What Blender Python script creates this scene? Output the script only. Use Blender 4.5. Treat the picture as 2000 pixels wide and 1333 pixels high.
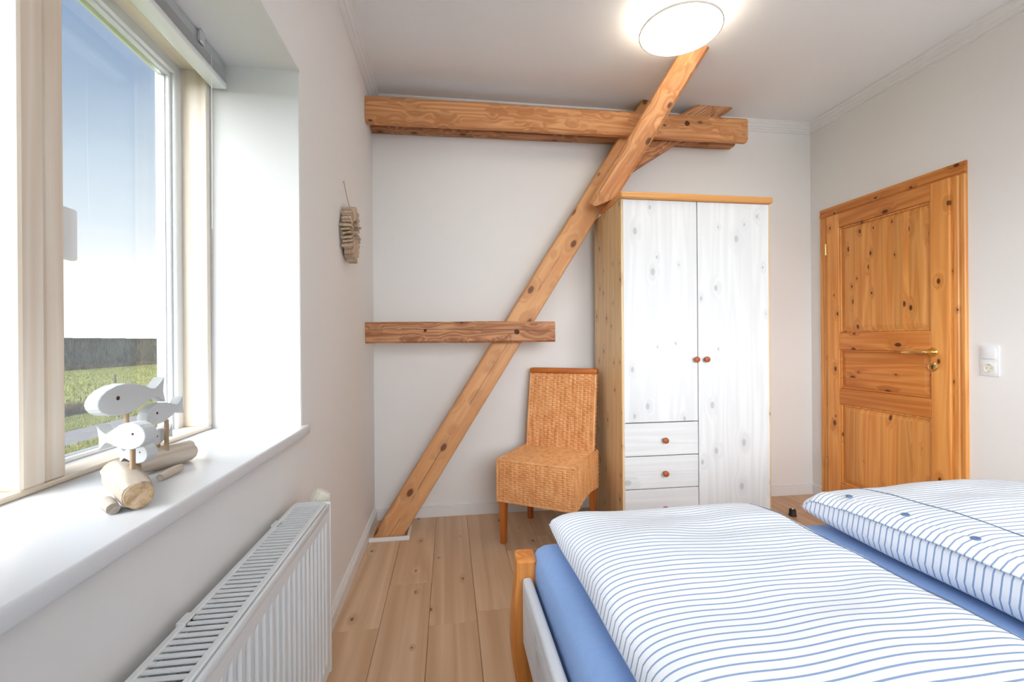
import bpy, bmesh, math, random
from mathutils import Vector, Matrix, noise
R = math.radians
for o in list(bpy.data.objects): bpy.data.objects.remove(o, do_unlink=True)
scn = bpy.context.scene
COL = scn.collection
rnd = random.Random(7)

# ------------------------------------------------------------------ camera
FPX, YAW, ROLL, EYE = 879.4, 0.1395, -0.0075, 1.135
_f = Vector((math.sin(YAW), math.cos(YAW), 0)); _r = Vector((math.cos(YAW), -math.sin(YAW), 0)); _u = Vector((0, 0, 1))
_rr = _r*math.cos(ROLL)+_u*math.sin(ROLL); _uu = -_r*math.sin(ROLL)+_u*math.cos(ROLL)
cam = bpy.data.cameras.new('camera'); cam.sensor_fit = 'HORIZONTAL'; cam.sensor_width = 36; cam.lens = FPX/2000*36; cam.clip_start = .02; cam.clip_end = 1000
co = bpy.data.objects.new('camera', cam); COL.objects.link(co)
co.matrix_world = Matrix(((_rr.x, _uu.x, -_f.x, 0), (_rr.y, _uu.y, -_f.y, 0), (_rr.z, _uu.z, -_f.z, EYE), (0, 0, 0, 1)))
scn.camera = co

# ------------------------------------------------------------------ world, sun, exposure
w = bpy.data.worlds.new('sky'); scn.world = w; w.use_nodes = True
nt = w.node_tree; nt.nodes.clear()
tc = nt.nodes.new('ShaderNodeTexCoord'); sp = nt.nodes.new('ShaderNodeSeparateXYZ'); nt.links.new(tc.outputs['Generated'], sp.inputs[0])
nz = nt.nodes.new('ShaderNodeTexNoise'); nz.inputs['Scale'].default_value = 2.2; nz.inputs['Detail'].default_value = 5
mp = nt.nodes.new('ShaderNodeMapping'); mp.inputs['Scale'].default_value = (1, 1, 4); nt.links.new(tc.outputs['Generated'], mp.inputs[0]); nt.links.new(mp.outputs[0], nz.inputs['Vector'])
ma = nt.nodes.new('ShaderNodeMath'); ma.operation = 'MULTIPLY_ADD'; nt.links.new(nz.outputs[0], ma.inputs[0]); ma.inputs[1].default_value = -.10; nt.links.new(sp.outputs[2], ma.inputs[2])
ad = nt.nodes.new('ShaderNodeMath'); ad.operation = 'ADD'; nt.links.new(ma.outputs[0], ad.inputs[0]); ad.inputs[1].default_value = .05
rp = nt.nodes.new('ShaderNodeValToRGB'); nt.links.new(ad.outputs[0], rp.inputs[0])
E_ = rp.color_ramp.elements
E_[0].position = 0.0; E_[0].color = (1.0, 1.0, 1.0, 1)
E_[1].position = 1.0; E_[1].color = (.10, .20, .44, 1)
for p_, c_ in ((.11, (.97, .98, 1.0, 1)), (.20, (.66, .76, .84, 1)), (.34, (.42, .54, .67, 1)), (.50, (.27, .38, .57, 1))):
    e = E_.new(p_); e.color = c_
bg = nt.nodes.new('ShaderNodeBackground'); bg.inputs['Strength'].default_value = 1.0; nt.links.new(rp.outputs[0], bg.inputs[0])
wo = nt.nodes.new('ShaderNodeOutputWorld'); nt.links.new(bg.outputs[0], wo.inputs[0])

sun = bpy.data.lights.new('hazy_sun', 'SUN'); sun.energy = 16.0; sun.angle = R(105); sun.color = (.93, .97, 1.0)
so = bpy.data.objects.new('hazy_sun', sun); COL.objects.link(so)
so.rotation_euler = Vector((.54, .77, -.31)).to_track_quat('-Z', 'Y').to_euler(); so.location = (-6, -6, 6)
LAMP_STRENGTH = 6.5
vs = scn.view_settings
scn.display_settings.display_device = 'sRGB'
vs.view_transform = 'Standard'; vs.look = 'None'; vs.exposure = 0.26; vs.gamma = 1.0; vs.use_curve_mapping = False

# ------------------------------------------------------------------ material helpers
class NT:
    def __init__(s, name, rough=.5, spec=.5):
        s.m = bpy.data.materials.new(name); s.m.use_nodes = True; s.t = s.m.node_tree
        s.b = s.t.nodes['Principled BSDF']; s.b.inputs['Roughness'].default_value = rough
        s.b.inputs['Specular IOR Level'].default_value = spec
    def n(s, kind, **k):
        x = s.t.nodes.new('ShaderNode'+kind)
        for a, v in k.items(): setattr(x, a, v)
        return x
    def l(s, a, b): s.t.links.new(a, b)
    def math(s, op, a, b=0.0, c=0.0):
        x = s.n('Math', operation=op)
        for i, v in enumerate((a, b, c)):
            if isinstance(v, (int, float)): x.inputs[i].default_value = v
            else: s.l(v, x.inputs[i])
        return x.outputs[0]
    def coord(s, scale=(1, 1, 1), out='Object', rand=True):
        c = s.n('TexCoord').outputs[out]
        if rand:
            oi = s.n('ObjectInfo'); mu = s.math('MULTIPLY', oi.outputs['Random'], 37.0)
            cb = s.n('CombineXYZ'); s.l(mu, cb.inputs[0]); s.l(mu, cb.inputs[1]); s.l(mu, cb.inputs[2])
            a = s.n('VectorMath', operation='ADD'); s.l(c, a.inputs[0]); s.l(cb.outputs[0], a.inputs[1]); c = a.outputs[0]
        m = s.n('VectorMath', operation='MULTIPLY'); s.l(c, m.inputs[0]); m.inputs[1].default_value = scale
        return m.outputs[0]
    def noise(s, vec, scale, detail=3, rough=.55, dist=0.0):
        x = s.n('TexNoise'); s.l(vec, x.inputs['Vector']); x.inputs['Scale'].default_value = scale
        x.inputs['Detail'].default_value = detail; x.inputs['Roughness'].default_value = rough; x.inputs['Distortion'].default_value = dist
        return x.outputs[0]
    def ramp(s, fac, stops):
        x = s.n('ValToRGB'); s.l(fac, x.inputs[0]); e = x.color_ramp.elements
        while len(e) < len(stops): e.new(.5)
        for i, (p, c) in enumerate(stops):
            e[i].position = p; e[i].color = (*c, 1) if len(c) == 3 else c
        return x.outputs[0]
    def maprange(s, v, a, b, c=0.0, d=1.0, smooth=True):
        x = s.n('MapRange'); x.interpolation_type = 'SMOOTHSTEP' if smooth else 'LINEAR'
        for i, q in enumerate((v, a, b, c, d)):
            if isinstance(q, (int, float)): x.inputs[i].default_value = q
            else: s.l(q, x.inputs[i])
        return x.outputs[0]
    def mix(s, fac, a, b, blend='MIX'):
        x = s.n('Mix', data_type='RGBA', blend_type=blend)
        for i, q in ((0, fac), (6, a), (7, b)):
            if isinstance(q, (int, float)): x.inputs[i].default_value = q
            elif isinstance(q, tuple): x.inputs[i].default_value = (*q, 1) if len(q) == 3 else q
            else: s.l(q, x.inputs[i])
        return x.outputs[2]
    def bump(s, h, strength=.2, dist=.002):
        b = s.n('Bump'); b.inputs['Strength'].default_value = strength; b.inputs['Distance'].default_value = dist
        s.l(h, b.inputs['Height']); s.l(b.outputs[0], s.b.inputs['Normal'])
    def col(s, c):
        if isinstance(c, tuple): s.b.inputs['Base Color'].default_value = (*c, 1)
        else: s.l(c, s.b.inputs['Base Color'])
        return s.m

def srgb(r, g, b):
    f = lambda v: (v/255/12.92) if v/255 <= .04045 else ((v/255+.055)/1.055)**2.4
    return (f(r), f(g), f(b))

def plain(name, c, rough=.5, spec=.5, bump=None, var=0.0, metal=0.0):
    t = NT(name, rough, spec); t.b.inputs['Metallic'].default_value = metal
    v = t.coord((1, 1, 1), rand=False)
    if bump: t.bump(t.noise(v, bump[0], 4), bump[1], bump[2])
    if var:
        n = t.noise(v, 2.3, 3)
        return t.col(t.mix(t.maprange(n, .3, .7), tuple(x*(1-var) for x in c), tuple(min(1, x*(1+var)) for x in c)))
    return t.col(c)

AX = {'x': 0, 'y': 1, 'z': 2}
def wood(name, light, dark, axis='x', flat=None, knots=7.0, kthr=.55, kcol=(.07, .025, .01), kr=.09, ring=7.0, fine=70.0,
         rough=.45, tint=.12, streak=.5, crack=None, bump=.15, hs_=.35):
    """grain along the local axis; flat = axis normal to the face, or None for solid wood"""
    t = NT(name, rough, .4)
    a = AX[axis]
    def sc(k, fl=1.0):
        v = [1.0, 1.0, 1.0]; v[a] = k
        if flat: v[AX[flat]] = fl
        return tuple(v)
    # knots
    kv = t.coord(sc(.6))
    vo = t.n('TexVoronoi')
    if flat:                                             # one knot per cell of the face plane
        vo.voronoi_dimensions = '2D'; sx = t.n('SeparateXYZ'); t.l(kv, sx.inputs[0]); cx = t.n('CombineXYZ')
        for i, q in enumerate([q for q in range(3) if q != AX[flat]]): t.l(sx.outputs[q], cx.inputs[i])
        kv = cx.outputs[0]
    t.l(kv, vo.inputs['Vector']); vo.inputs['Scale'].default_value = knots; vo.inputs['Randomness'].default_value = .9
    dist = vo.outputs['Distance']; sep = t.n('SeparateColor'); t.l(vo.outputs['Color'], sep.inputs[0])
    on = t.math('GREATER_THAN', sep.outputs[0], kthr)
    rad = t.math('MULTIPLY_ADD', sep.outputs[1], kr*.8, kr*.35)
    km = t.math('MULTIPLY', t.maprange(dist, t.math('MULTIPLY', rad, .55), rad, 1.0, 0.0), on)
    halo = t.math('MULTIPLY', t.maprange(dist, rad, t.math('MULTIPLY', rad, 4.0), 1.0, 0.0), on)
    # rings: bands of a distorted noise field, bent around the knots
    gv = t.coord(sc(.055))
    add = t.n('VectorMath', operation='ADD'); cb = t.n('CombineXYZ'); hs = t.math('MULTIPLY', halo, .035)
    for i in range(3):
        if i != a: t.l(hs, cb.inputs[i])
    t.l(gv, add.inputs[0]); t.l(cb.outputs[0], add.inputs[1])
    fld = t.noise(add.outputs[0], ring, 2, .5, .15)
    bands = t.math('PINGPONG', t.math('MULTIPLY', fld, 14.0), 1.0)
    fv = t.coord(sc(.02)); fib = t.noise(fv, fine, 3, .6)
    big = t.noise(t.coord(sc(.12)), 3.0, 2)
    g = t.math('ADD', t.math('MULTIPLY', bands, streak), t.math('ADD', t.math('MULTIPLY', fib, .45), t.math('MULTIPLY', big, .45)))
    c = t.mix(t.maprange(g, .25, .45+streak+.45), dark, light)
    c = t.mix(t.math('MULTIPLY', halo, hs_), c, tuple(x*.72 for x in dark))
    c = t.mix(t.math('MULTIPLY', km, .92), c, kcol)
    if crack:                                            # a drying crack wandering along the beam
        oc = t.n('TexCoord').outputs['Object']; s3 = t.n('SeparateXYZ'); t.l(oc, s3.inputs[0])
        wv = t.noise(t.coord(sc(.25), rand=True), 4.0, 4)
        off = t.math('ADD', s3.outputs[crack[0]], t.math('MULTIPLY_ADD', wv, .05, -.025-crack[1]))
        br = t.noise(t.coord(sc(.6), rand=True), 7.0, 2)
        cm = t.math('MULTIPLY', t.maprange(t.math('ABSOLUTE', off), .0006, .0022, 1.0, 0.0), t.maprange(br, .40, .48))
        c = t.mix(t.math('MULTIPLY', cm, .85), c, (.06, .03, .015))
    if tint:
        oi = t.n('ObjectInfo'); hv = t.n('HueSaturation'); t.l(c, hv.inputs['Color'])
        t.l(t.math('MULTIPLY_ADD', oi.outputs['Random'], tint*2, 1-tint), hv.inputs['Value']); c = hv.outputs[0]
    t.bump(t.math('ADD', fib, t.math('MULTIPLY', bands, .4)), bump, .0012)
    return t.col(c)

M = {}
M['wall'] = plain('wall_plaster', (.86, .842, .825), .9, .2, (95, .10, .002))
M['ceiling'] = plain('ceiling_paint', (.90, .905, .91), .9, .2, (60, .05, .002))
M['reveal'] = plain('reveal_plaster', (.75, .75, .745), .8, .3, (60, .06, .002))
M['trim'] = plain('white_trim_paint', (.82, .815, .81), .4, .4)
M['sill'] = plain('sill_lacquer', (.76, .77, .785), .28, .5)
M['pvc'] = plain('white_window_plastic', (.84, .86, .87), .3, .5)
M['radiator'] = plain('radiator_enamel', (.80, .82, .83), .3, .5)
M['valve'] = plain('valve_plastic', (.82, .78, .66), .4)
M['chrome'] = plain('chrome', (.75, .76, .77), .2, .5, metal=1)
M['alu'] = plain('aluminium', (.62, .65, .66), .38, .5, metal=.8)
M['brass'] = plain('polished_brass', (.85, .63, .27), .18, .5, metal=1)
M['dark_hole'] = plain('dark_hole', (.02, .018, .015), .8)
M['switch'] = plain('switch_plastic', (.84, .85, .87), .3)
M['sheet'] = None
M['string'] = plain('jute_string', (.42, .30, .18), .9)
M['lamp_body'] = plain('lamp_white_metal', (.85, .83, .80), .4)
M['contact'] = plain('socket_contact', (.38, .38, .36), .5)
M['rubber'] = plain('dark_rubber', (.03, .02, .016), .6)

M['beam_x'] = wood('old_spruce_beam', srgb(236, 180, 128), srgb(196, 128, 76), 'x', None, 11, .3, srgb(92, 50, 26), .22, 12, 60, .55, .04, .75, None, .6)
M['beam_crack'] = wood('old_spruce_cracked', srgb(236, 184, 132), srgb(212, 150, 98), 'x', None, 11, .3, srgb(110, 62, 34), .22, 7, 60, .55, .03, .45, (2, .0), .35)
M['beam_old'] = wood('weathered_spruce', srgb(222, 166, 120), srgb(158, 98, 60), 'x', None, 11, .3, srgb(70, 40, 24), .22, 16, 60, .6, .05, .85, (2, .015), .7)
M['floor'] = wood('oak_laminate', srgb(232, 202, 170), srgb(196, 158, 122), 'y', 'z', 5.5, .42, srgb(120, 84, 56), .050, 5, 55, .45, .06, .35, None, .08, hs_=.16)
M['pine_y'] = wood('pine_horizontal', srgb(232, 160, 86), srgb(196, 114, 50), 'y', 'x', 7.0, .45, srgb(84, 30, 10), .105, 9, 70, .35, .05, .5, None, .15)
M['pine_z'] = wood('pine_vertical', srgb(242, 178, 104), srgb(212, 136, 64), 'z', 'x', 8.0, .42, srgb(84, 30, 10), .105, 9, 70, .35, .12, .45, None, .15)
M['pine_solid'] = wood('pine_solid', srgb(228, 158, 86), srgb(190, 112, 48), 'z', None, 8, .5, srgb(80, 34, 14), .14, 12, 70, .35, .05, .6, None, .15)
M['pine_edge'] = wood('pine_edge', srgb(236, 176, 108), srgb(212, 144, 78), 'x', None, 6, .75, srgb(120, 66, 30), .06, 9, 70, .35, .04, .3, None, .1)
M['pine_side'] = wood('pine_pale_side', srgb(242, 214, 168), srgb(220, 182, 130), 'z', 'x', 8, .35, srgb(128, 84, 46), .075, 8, 60, .45, .03, .4, None, .1)
M['wash_z'] = wood('whitewashed_vertical', (.87, .875, .88), (.74, .745, .755), 'z', 'y', 7.0, .35, (.50, .52, .54), .10, 8, 70, .4, .02, .4, None, .08, hs_=.16)
M['wash_x'] = wood('whitewashed_horizontal', (.87, .875, .88), (.74, .745, .755), 'x', 'y', 6, .55, (.52, .54, .57), .10, 8, 70, .4, .02, .4, None, .08, hs_=.16)
M['wash_y'] = wood('whitewashed_rail', (.80, .83, .86), (.62, .66, .71), 'y', 'x', 6, .4, (.48, .51, .56), .10, 8, 70, .45, .02, .4, None, .1)
M['pale_wood_z'] = wood('pale_spruce_vertical', srgb(246, 238, 226), srgb(226, 208, 188), 'z', None, 6, .8, srgb(205, 168, 132), .09, 9, 60, .45, .02, .5, None, .08)
M['pale_wood_y'] = wood('pale_spruce_horizontal', srgb(246, 238, 224), srgb(228, 210, 188), 'y', None, 6, .8, srgb(208, 172, 136), .09, 9, 60, .45, .02, .5, None, .08)
M['chair_wood'] = wood('honey_beech', srgb(206, 122, 56), srgb(168, 86, 32), 'z', None, 5, .9, srgb(110, 50, 16), .05, 12, 70, .35, .03, .5, None, .1)
M['chair_rail'] = wood('honey_beech_rail', srgb(212, 126, 58), srgb(176, 92, 36), 'x', None, 5, .9, srgb(110, 50, 16), .05, 12, 70, .35, .03, .5, None, .1)
M['knob'] = wood('reddish_knob', srgb(184, 104, 60), srgb(156, 80, 42), 'x', None, 5, .95, srgb(90, 40, 16), .05, 20, 70, .35, .03, .4, None, .05)
M['drift'] = wood('driftwood', srgb(204, 194, 182), srgb(164, 150, 134), 'x', None, 14, .5, srgb(140, 120, 102), .10, 22, 90, .85, .04, .5, None, .6)
M['drift_dark'] = wood('driftwood_brown', srgb(218, 198, 174), srgb(178, 152, 126), 'x', None, 16, .6, srgb(100, 76, 56), .10, 24, 90, .85, .12, .6, None, .6)
M['drift_pale'] = wood('driftwood_grey', srgb(238, 226, 212), srgb(206, 190, 172), 'x', None, 16, .6, srgb(120, 96, 76), .10, 24, 90, .85, .06, .6, None, .6)
M['dowel'] = wood('dowel_wood', srgb(196, 172, 142), srgb(166, 138, 108), 'z', None, 5, .95, srgb(110, 80, 50), .05, 25, 90, .7, .04, .4, None, .1)
M['knot'] = plain('dark_knot', srgb(84, 52, 34), .7, .3, (300, .5, .002), .3)
M['fish'] = plain('chalk_painted_wood', (.66, .68, .69), .75, .2, (180, .25, .002), .07)

def end_grain():
    t = NT('driftwood_end_grain', .85, .2)
    v = t.coord((1, 1, 1), rand=False)
    n = t.noise(v, 60, 5, .65)
    return t.col(t.ramp(n, [(.3, srgb(158, 120, 84)), (.5, srgb(210, 180, 142)), (.7, srgb(230, 208, 178))]))
M['end_grain'] = end_grain()

def wicker():
    t = NT('wicker_cane', .5, .4)
    v = t.coord((1, 1, .25), rand=False)
    n = t.noise(v, 45, 4, .6)
    c = t.ramp(n, [(.28, srgb(208, 138, 82)), (.5, srgb(230, 166, 108)), (.72, srgb(242, 188, 132))])
    return t.col(c)
M['wicker'] = wicker()

def sheet():
    t = NT('blue_jersey_sheet', .9, .1)
    v = t.coord((1, 1, 1), rand=False)
    c = t.mix(t.noise(v, 60, 4, .7), srgb(126, 158, 208), srgb(142, 172, 218))
    t.bump(t.noise(v, 420, 3), .15, .001); t.b.inputs['Sheen Weight'].default_value = .15
    return t.col(c)
M['sheet'] = sheet()

def stripes(name, base, line, pitch, width):
    t = NT(name, .85, .1)
    uv = t.n('TexCoord').outputs['UV']; s = t.n('SeparateXYZ'); t.l(uv, s.inputs[0])
    nv = t.noise(uv, 3.0, 2); y = t.math('ADD', s.outputs[1], t.math('MULTIPLY', nv, .004))
    fr = t.math('FRACT', t.math('DIVIDE', y, pitch))
    d = t.math('ABSOLUTE', t.math('SUBTRACT', fr, .5))
    m = t.maprange(d, width*.5-.02, width*.5+.03, 1.0, 0.0)
    t.bump(t.noise(uv, 500, 2), .08, .001)
    return t.col(t.mix(m, base, line))
M['stripe'] = stripes('striped_cotton', (.89, .91, .94), srgb(146, 168, 204), .0178, .20)
M['seam'] = plain('grey_blue_seam', srgb(104, 124, 152), .9)
M['button'] = plain('blue_button', srgb(92, 122, 164), .35)

def glass():
    m = bpy.data.materials.new('window_glass'); m.use_nodes = True; t = m.node_tree; t.nodes.clear()
    tr = t.nodes.new('ShaderNodeBsdfTransparent'); gl = t.nodes.new('ShaderNodeBsdfGlossy'); gl.inputs['Roughness'].default_value = .02
    lw = t.nodes.new('ShaderNodeFresnel'); lw.inputs['IOR'].default_value = 1.3
    mu = t.nodes.new('ShaderNodeMath'); mu.operation = 'MULTIPLY'; mu.inputs[1].default_value = .18; t.links.new(lw.outputs[0], mu.inputs[0])
    mx = t.nodes.new('ShaderNodeMixShader'); t.links.new(mu.outputs[0], mx.inputs[0]); t.links.new(tr.outputs[0], mx.inputs[1]); t.links.new(gl.outputs[0], mx.inputs[2])
    o = t.nodes.new('ShaderNodeOutputMaterial'); t.links.new(mx.outputs[0], o.inputs[0]); return m
M['glass'] = glass()

def lamp_glow():
    t = NT('opal_diffuser', .5); t.b.inputs['Emission Color'].default_value = (1.0, .88, .70, 1); t.b.inputs['Emission Strength'].default_value = LAMP_STRENGTH
    return t.col((.9, .9, .88))
M['opal'] = lamp_glow()

def ground(name, stops, sc, rough=.95, stretch=(1, 1, 1)):
    t = NT(name, rough, .1); v = t.coord(stretch, rand=False)
    a = t.noise(v, sc, 6, .7)
    return t.col(t.ramp(a, stops))
M['meadow'] = ground('meadow', [(.34, (.085, .095, .028)), (.5, (.17, .18, .052)), (.66, (.24, .24, .09))], 1.1, stretch=(2.0, .5, 1))
M['verge'] = ground('verge_grass', [(.3, (.09, .12, .02)), (.5, (.16, .18, .03)), (.7, (.25, .24, .06))], 2.2)
M['asphalt'] = ground('country_asphalt', [(.3, (.14, .128, .128)), (.7, (.19, .175, .175))], 3.0)
M['hedge_leaf'] = ground('hedge_foliage', [(.3, (.020, .032, .022)), (.55, (.036, .048, .034)), (.75, (.060, .072, .052))], .6, stretch=(1, 1, .35))
M['hedge_stem'] = ground('pale_stems', [(.3, (.12, .13, .11)), (.7, (.22, .22, .18))], .5)
M['dry_grass'] = ground('dry_grass', [(.3, (.045, .034, .02)), (.5, (.085, .062, .036)), (.7, (.15, .115, .07))], 1.5)
M['grass_blade'] = ground('grass_blades', [(.3, (.12, .14, .03)), (.5, (.19, .20, .05)), (.7, (.28, .27, .10))], .9)

# ------------------------------------------------------------------ object helpers
def tag(o, label, cat, group=None):
    o['label'] = label; o['category'] = cat
    if group: o['group'] = group
    return o
def struct(o): o['kind'] = 'structure'; return o
def empty(name, loc, label, cat, group=None, rotz=0.0):
    o = bpy.data.objects.new(name, None); COL.objects.link(o); o.location = loc; o.rotation_euler = (0, 0, rotz); o.empty_display_size = .05
    return tag(o, label, cat, group)
def root_loc(p):
    v = Vector((0, 0, 0))
    while p is not None: v += Vector(p.location); p = p.parent
    return v
def build(name, bm, mat, parent=None, smooth=False, local=False, label=None):
    """one mesh object; vertices given in world space unless local"""
    if parent is not None and not local: bmesh.ops.translate(bm, verts=bm.verts, vec=-root_loc(parent))
    me = bpy.data.meshes.new(name); bm.normal_update(); bm.to_mesh(me); bm.free()
    me.materials.append(M[mat] if isinstance(mat, str) else mat)
    if smooth:
        for p in me.polygons: p.use_smooth = True
        if smooth != 'all':
            try: me.set_sharp_from_angle(angle=R(40))
            except Exception: pass
    o = bpy.data.objects.new(name, me); COL.objects.link(o)
    if parent is not None: o.parent = parent
    if label: o['label'] = label
    return o
def box(bm, x0, x1, y0, y1, z0, z1, bev=0.0, seg=1):
    vs_ = [bm.verts.new((x, y, z)) for z in (z0, z1) for y in (y0, y1) for x in (x0, x1)]
    fs = [(0, 2, 3, 1), (4, 5, 7, 6), (0, 1, 5, 4), (2, 6, 7, 3), (0, 4, 6, 2), (1, 3, 7, 5)]
    F = [bm.faces.new([vs_[i] for i in f]) for f in fs]
    if bev:
        ed = list({e for f in F for e in f.edges})
        bmesh.ops.bevel(bm, geom=ed, offset=bev, segments=seg, affect='EDGES', profile=.5)
    return bm
def B(*a, **k): return box(bmesh.new(), *a, **k)
def extrude_profile(bm, pts, p0, p1, ex, ey):
    """closed 2d profile (a,b) -> a*ex+b*ey, swept from p0 to p1"""
    ex, ey, p0, p1 = Vector(ex), Vector(ey), Vector(p0), Vector(p1)
    a = [bm.verts.new(p0+ex*u+ey*v) for u, v in pts]; b = [bm.verts.new(p1+ex*u+ey*v) for u, v in pts]
    n = len(pts)
    for i in range(n): bm.faces.new((a[i], a[(i+1) % n], b[(i+1) % n], b[i]))
    bm.faces.new(list(reversed(a))); bm.faces.new(b)
    bmesh.ops.recalc_face_normals(bm, faces=bm.faces)
    return bm
def lathe(bm, prof, centre, axis, seg=24, cap=True):
    """prof: list of (r, t) along the axis from centre"""
    axis = Vector(axis).normalized(); q = axis.to_track_quat('Z', 'Y'); c = Vector(centre); rings = []
    for r_, t_ in prof:
        if r_ < 1e-6: rings.append([bm.verts.new(c+axis*t_)])
        else: rings.append([bm.verts.new(c+q @ Vector((r_*math.cos(2*math.pi*i/seg), r_*math.sin(2*math.pi*i/seg), t_))) for i in range(seg)])
    for a, b in zip(rings, rings[1:]):
        for i in range(seg):
            j = (i+1) % seg
            if len(a) == 1 and len(b) == 1: continue
            if len(a) == 1: bm.faces.new((a[0], b[i], b[j]))
            elif len(b) == 1: bm.faces.new((a[i], a[j], b[0]))
            else: bm.faces.new((a[i], a[j], b[j], b[i]))
    for rg, rev in ((rings[0], True), (rings[-1], False)):
        if cap and len(rg) > 1: bm.faces.new(list(reversed(rg)) if rev else rg)
    bmesh.ops.recalc_face_normals(bm, faces=bm.faces)
    return bm
def tube(bm, pts, rad, seg=8):
    pts = [Vector(p) for p in pts]; rings = []
    for i, p in enumerate(pts):
        d = (pts[min(i+1, len(pts)-1)]-pts[max(i-1, 0)]).normalized(); q = d.to_track_quat('Z', 'Y')
        r_ = rad[i] if isinstance(rad, (list, tuple)) else rad
        rings.append([bm.verts.new(p+q @ Vector((r_*math.cos(2*math.pi*k/seg), r_*math.sin(2*math.pi*k/seg), 0))) for k in range(seg)])
    for a, b in zip(rings, rings[1:]):
        for k in range(seg): bm.faces.new((a[k], a[(k+1) % seg], b[(k+1) % seg], b[k]))
    bm.faces.new(list(reversed(rings[0]))); bm.faces.new(rings[-1])
    bmesh.ops.recalc_face_normals(bm, faces=bm.faces)
    return bm

# ------------------------------------------------------------------ the room
XL, XR, YB, YF, ZC = -.475, 2.64, 2.97, -.85, 2.70
WY0, WY1, WZ0, WZ1 = .36, 1.545, .866, 2.02              # window opening in the left wall
XO = -.874                                              # outer face of the left wall
fl = struct(build('floor', B(XL-.3, XR+.3, YF-.3, YB+.3, -.12, -.012), 'dark_hole'))
ends = {-1: [1.843], 0: [2.16, .87], 1: [1.829, .54], 2: [1.894, .60]}
PW = .1945
for k in range(-1, 15):
    x0 = -.2825+PW*k; x1 = x0+PW
    x0c, x1c = max(x0, XL), min(x1, XR)
    if x1c-x0c < .01: continue
    cuts = ends.get(k)
    if cuts is None:
        c0 = 2.97-rnd.uniform(.25, 1.2); cuts = [c0]
    cuts = sorted(cuts)
    while cuts[0]-1.285 > YF: cuts.insert(0, cuts[0]-1.285)
    ys = [YF]+cuts+[YB]
    for a, b in zip(ys, ys[1:]):
        g = .0006; bm = B(-(x1c-x0c)/2+g, (x1c-x0c)/2-g, -(b-a)/2+g, (b-a)/2-g, -.012, 0, bev=.0016)
        o = build('plank', bm, 'floor', fl, local=True); o.location = ((x0c+x1c)/2, (a+b)/2, 0)
struct(build('ceiling', B(XL-.5, XR+.3, YF-.3, YB+.3, ZC, ZC+.15), 'ceiling'))
struct(build('wall_back', B(XL-.5, XR+.3, YB, YB+.2, -.1, ZC), 'wall'))
bm = bmesh.new()
box(bm, XO, XL, YF-.2, WY0, -.1, ZC); box(bm, XO, XL, WY1, YB, -.1, ZC)
box(bm, XO, XL, WY0, WY1, -.1, WZ0-.03); box(bm, XO, XL, WY0, WY1, WZ1, ZC)
struct(build('wall_left', bm, 'wall'))
bm = bmesh.new()                                        # smooth white lining of the window recess
box(bm, XO, XL-.002, WY1-.004, WY1+.004, WZ0, WZ1+.004); box(bm, XO, XL-.002, WY0-.004, WY0+.004, WZ0, WZ1+.004); box(bm, XO, XL-.002, WY0, WY1, WZ1-.004, WZ1+.004)
rv = struct(build('trim_5', bm, 'reveal'))
DY0, DY1, DZ1 = 2.005, 2.825, 2.0                        # door opening
bm = bmesh.new()
box(bm, XR, XR+.14, YF-.2, DY0, -.1, ZC); box(bm, XR, XR+.14, DY1, YB, -.1, ZC); box(bm, XR, XR+.14, DY0, DY1, DZ1, ZC)
struct(build('wall_right', bm, 'wall'))
FX0, FX1, FZ0, FZ1 = -.10, 2.40, .85, 2.40                # opening of the added window behind the bed head, enlarged for more daylight
bm = bmesh.new()
box(bm, XL-.4, FX0, YF-.2, YF, -.1, ZC); box(bm, FX1, XR+.2, YF-.2, YF, -.1, ZC)
box(bm, FX0, FX1, YF-.2, YF, -.1, FZ0); box(bm, FX0, FX1, YF-.2, YF, FZ1, ZC)
struct(build('wall_front', bm, 'wall'))

# skirting boards with a moulded top edge
SK = [(0, 0), (.016, 0), (.016, .056), (.0125, .058), (.0125, .0625), (.015, .064), (.015, .069), (.010, .071), (.009, .078), (.005, .083), (0, .084)]
struct(build('baseboard_back', extrude_profile(bmesh.new(), SK, (XL, YB, 0), (XR, YB, 0), (0, -1, 0), (0, 0, 1)), 'trim'))
struct(build('baseboard_left', extrude_profile(bmesh.new(), SK, (XL, YF, 0), (XL, YB-.016, 0), (1, 0, 0), (0, 0, 1)), 'trim'))
bm = bmesh.new(); extrude_profile(bm, SK, (XR, YF, 0), (XR, 1.958, 0), (-1, 0, 0), (0, 0, 1)); extrude_profile(bm, SK, (XR, 2.873, 0), (XR, YB-.016, 0), (-1, 0, 0), (0, 0, 1))
struct(build('baseboard_right', bm, 'trim'))
# stepped polystyrene cornice
CN = [(0, 0), (.052, 0), (.052, -.008), (.046, -.012), (.042, -.020), (.034, -.023), (.030, -.030), (.026, -.038), (.018, -.041), (.014, -.052), (.008, -.056), (.008, -.066), (0, -.068)]
struct(build('trim_1', extrude_profile(bmesh.new(), CN, (XL, YF, ZC), (XL, YB, ZC), (1, 0, 0), (0, 0, 1)), 'trim'))
struct(build('trim_2', extrude_profile(bmesh.new(), CN, (XL, YB, ZC), (XR, YB, ZC), (0, -1, 0), (0, 0, 1)), 'trim'))
struct(build('trim_3', extrude_profile(bmesh.new(), CN, (XR, YF, ZC), (XR, YB, ZC), (-1, 0, 0), (0, 0, 1)), 'trim'))

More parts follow.
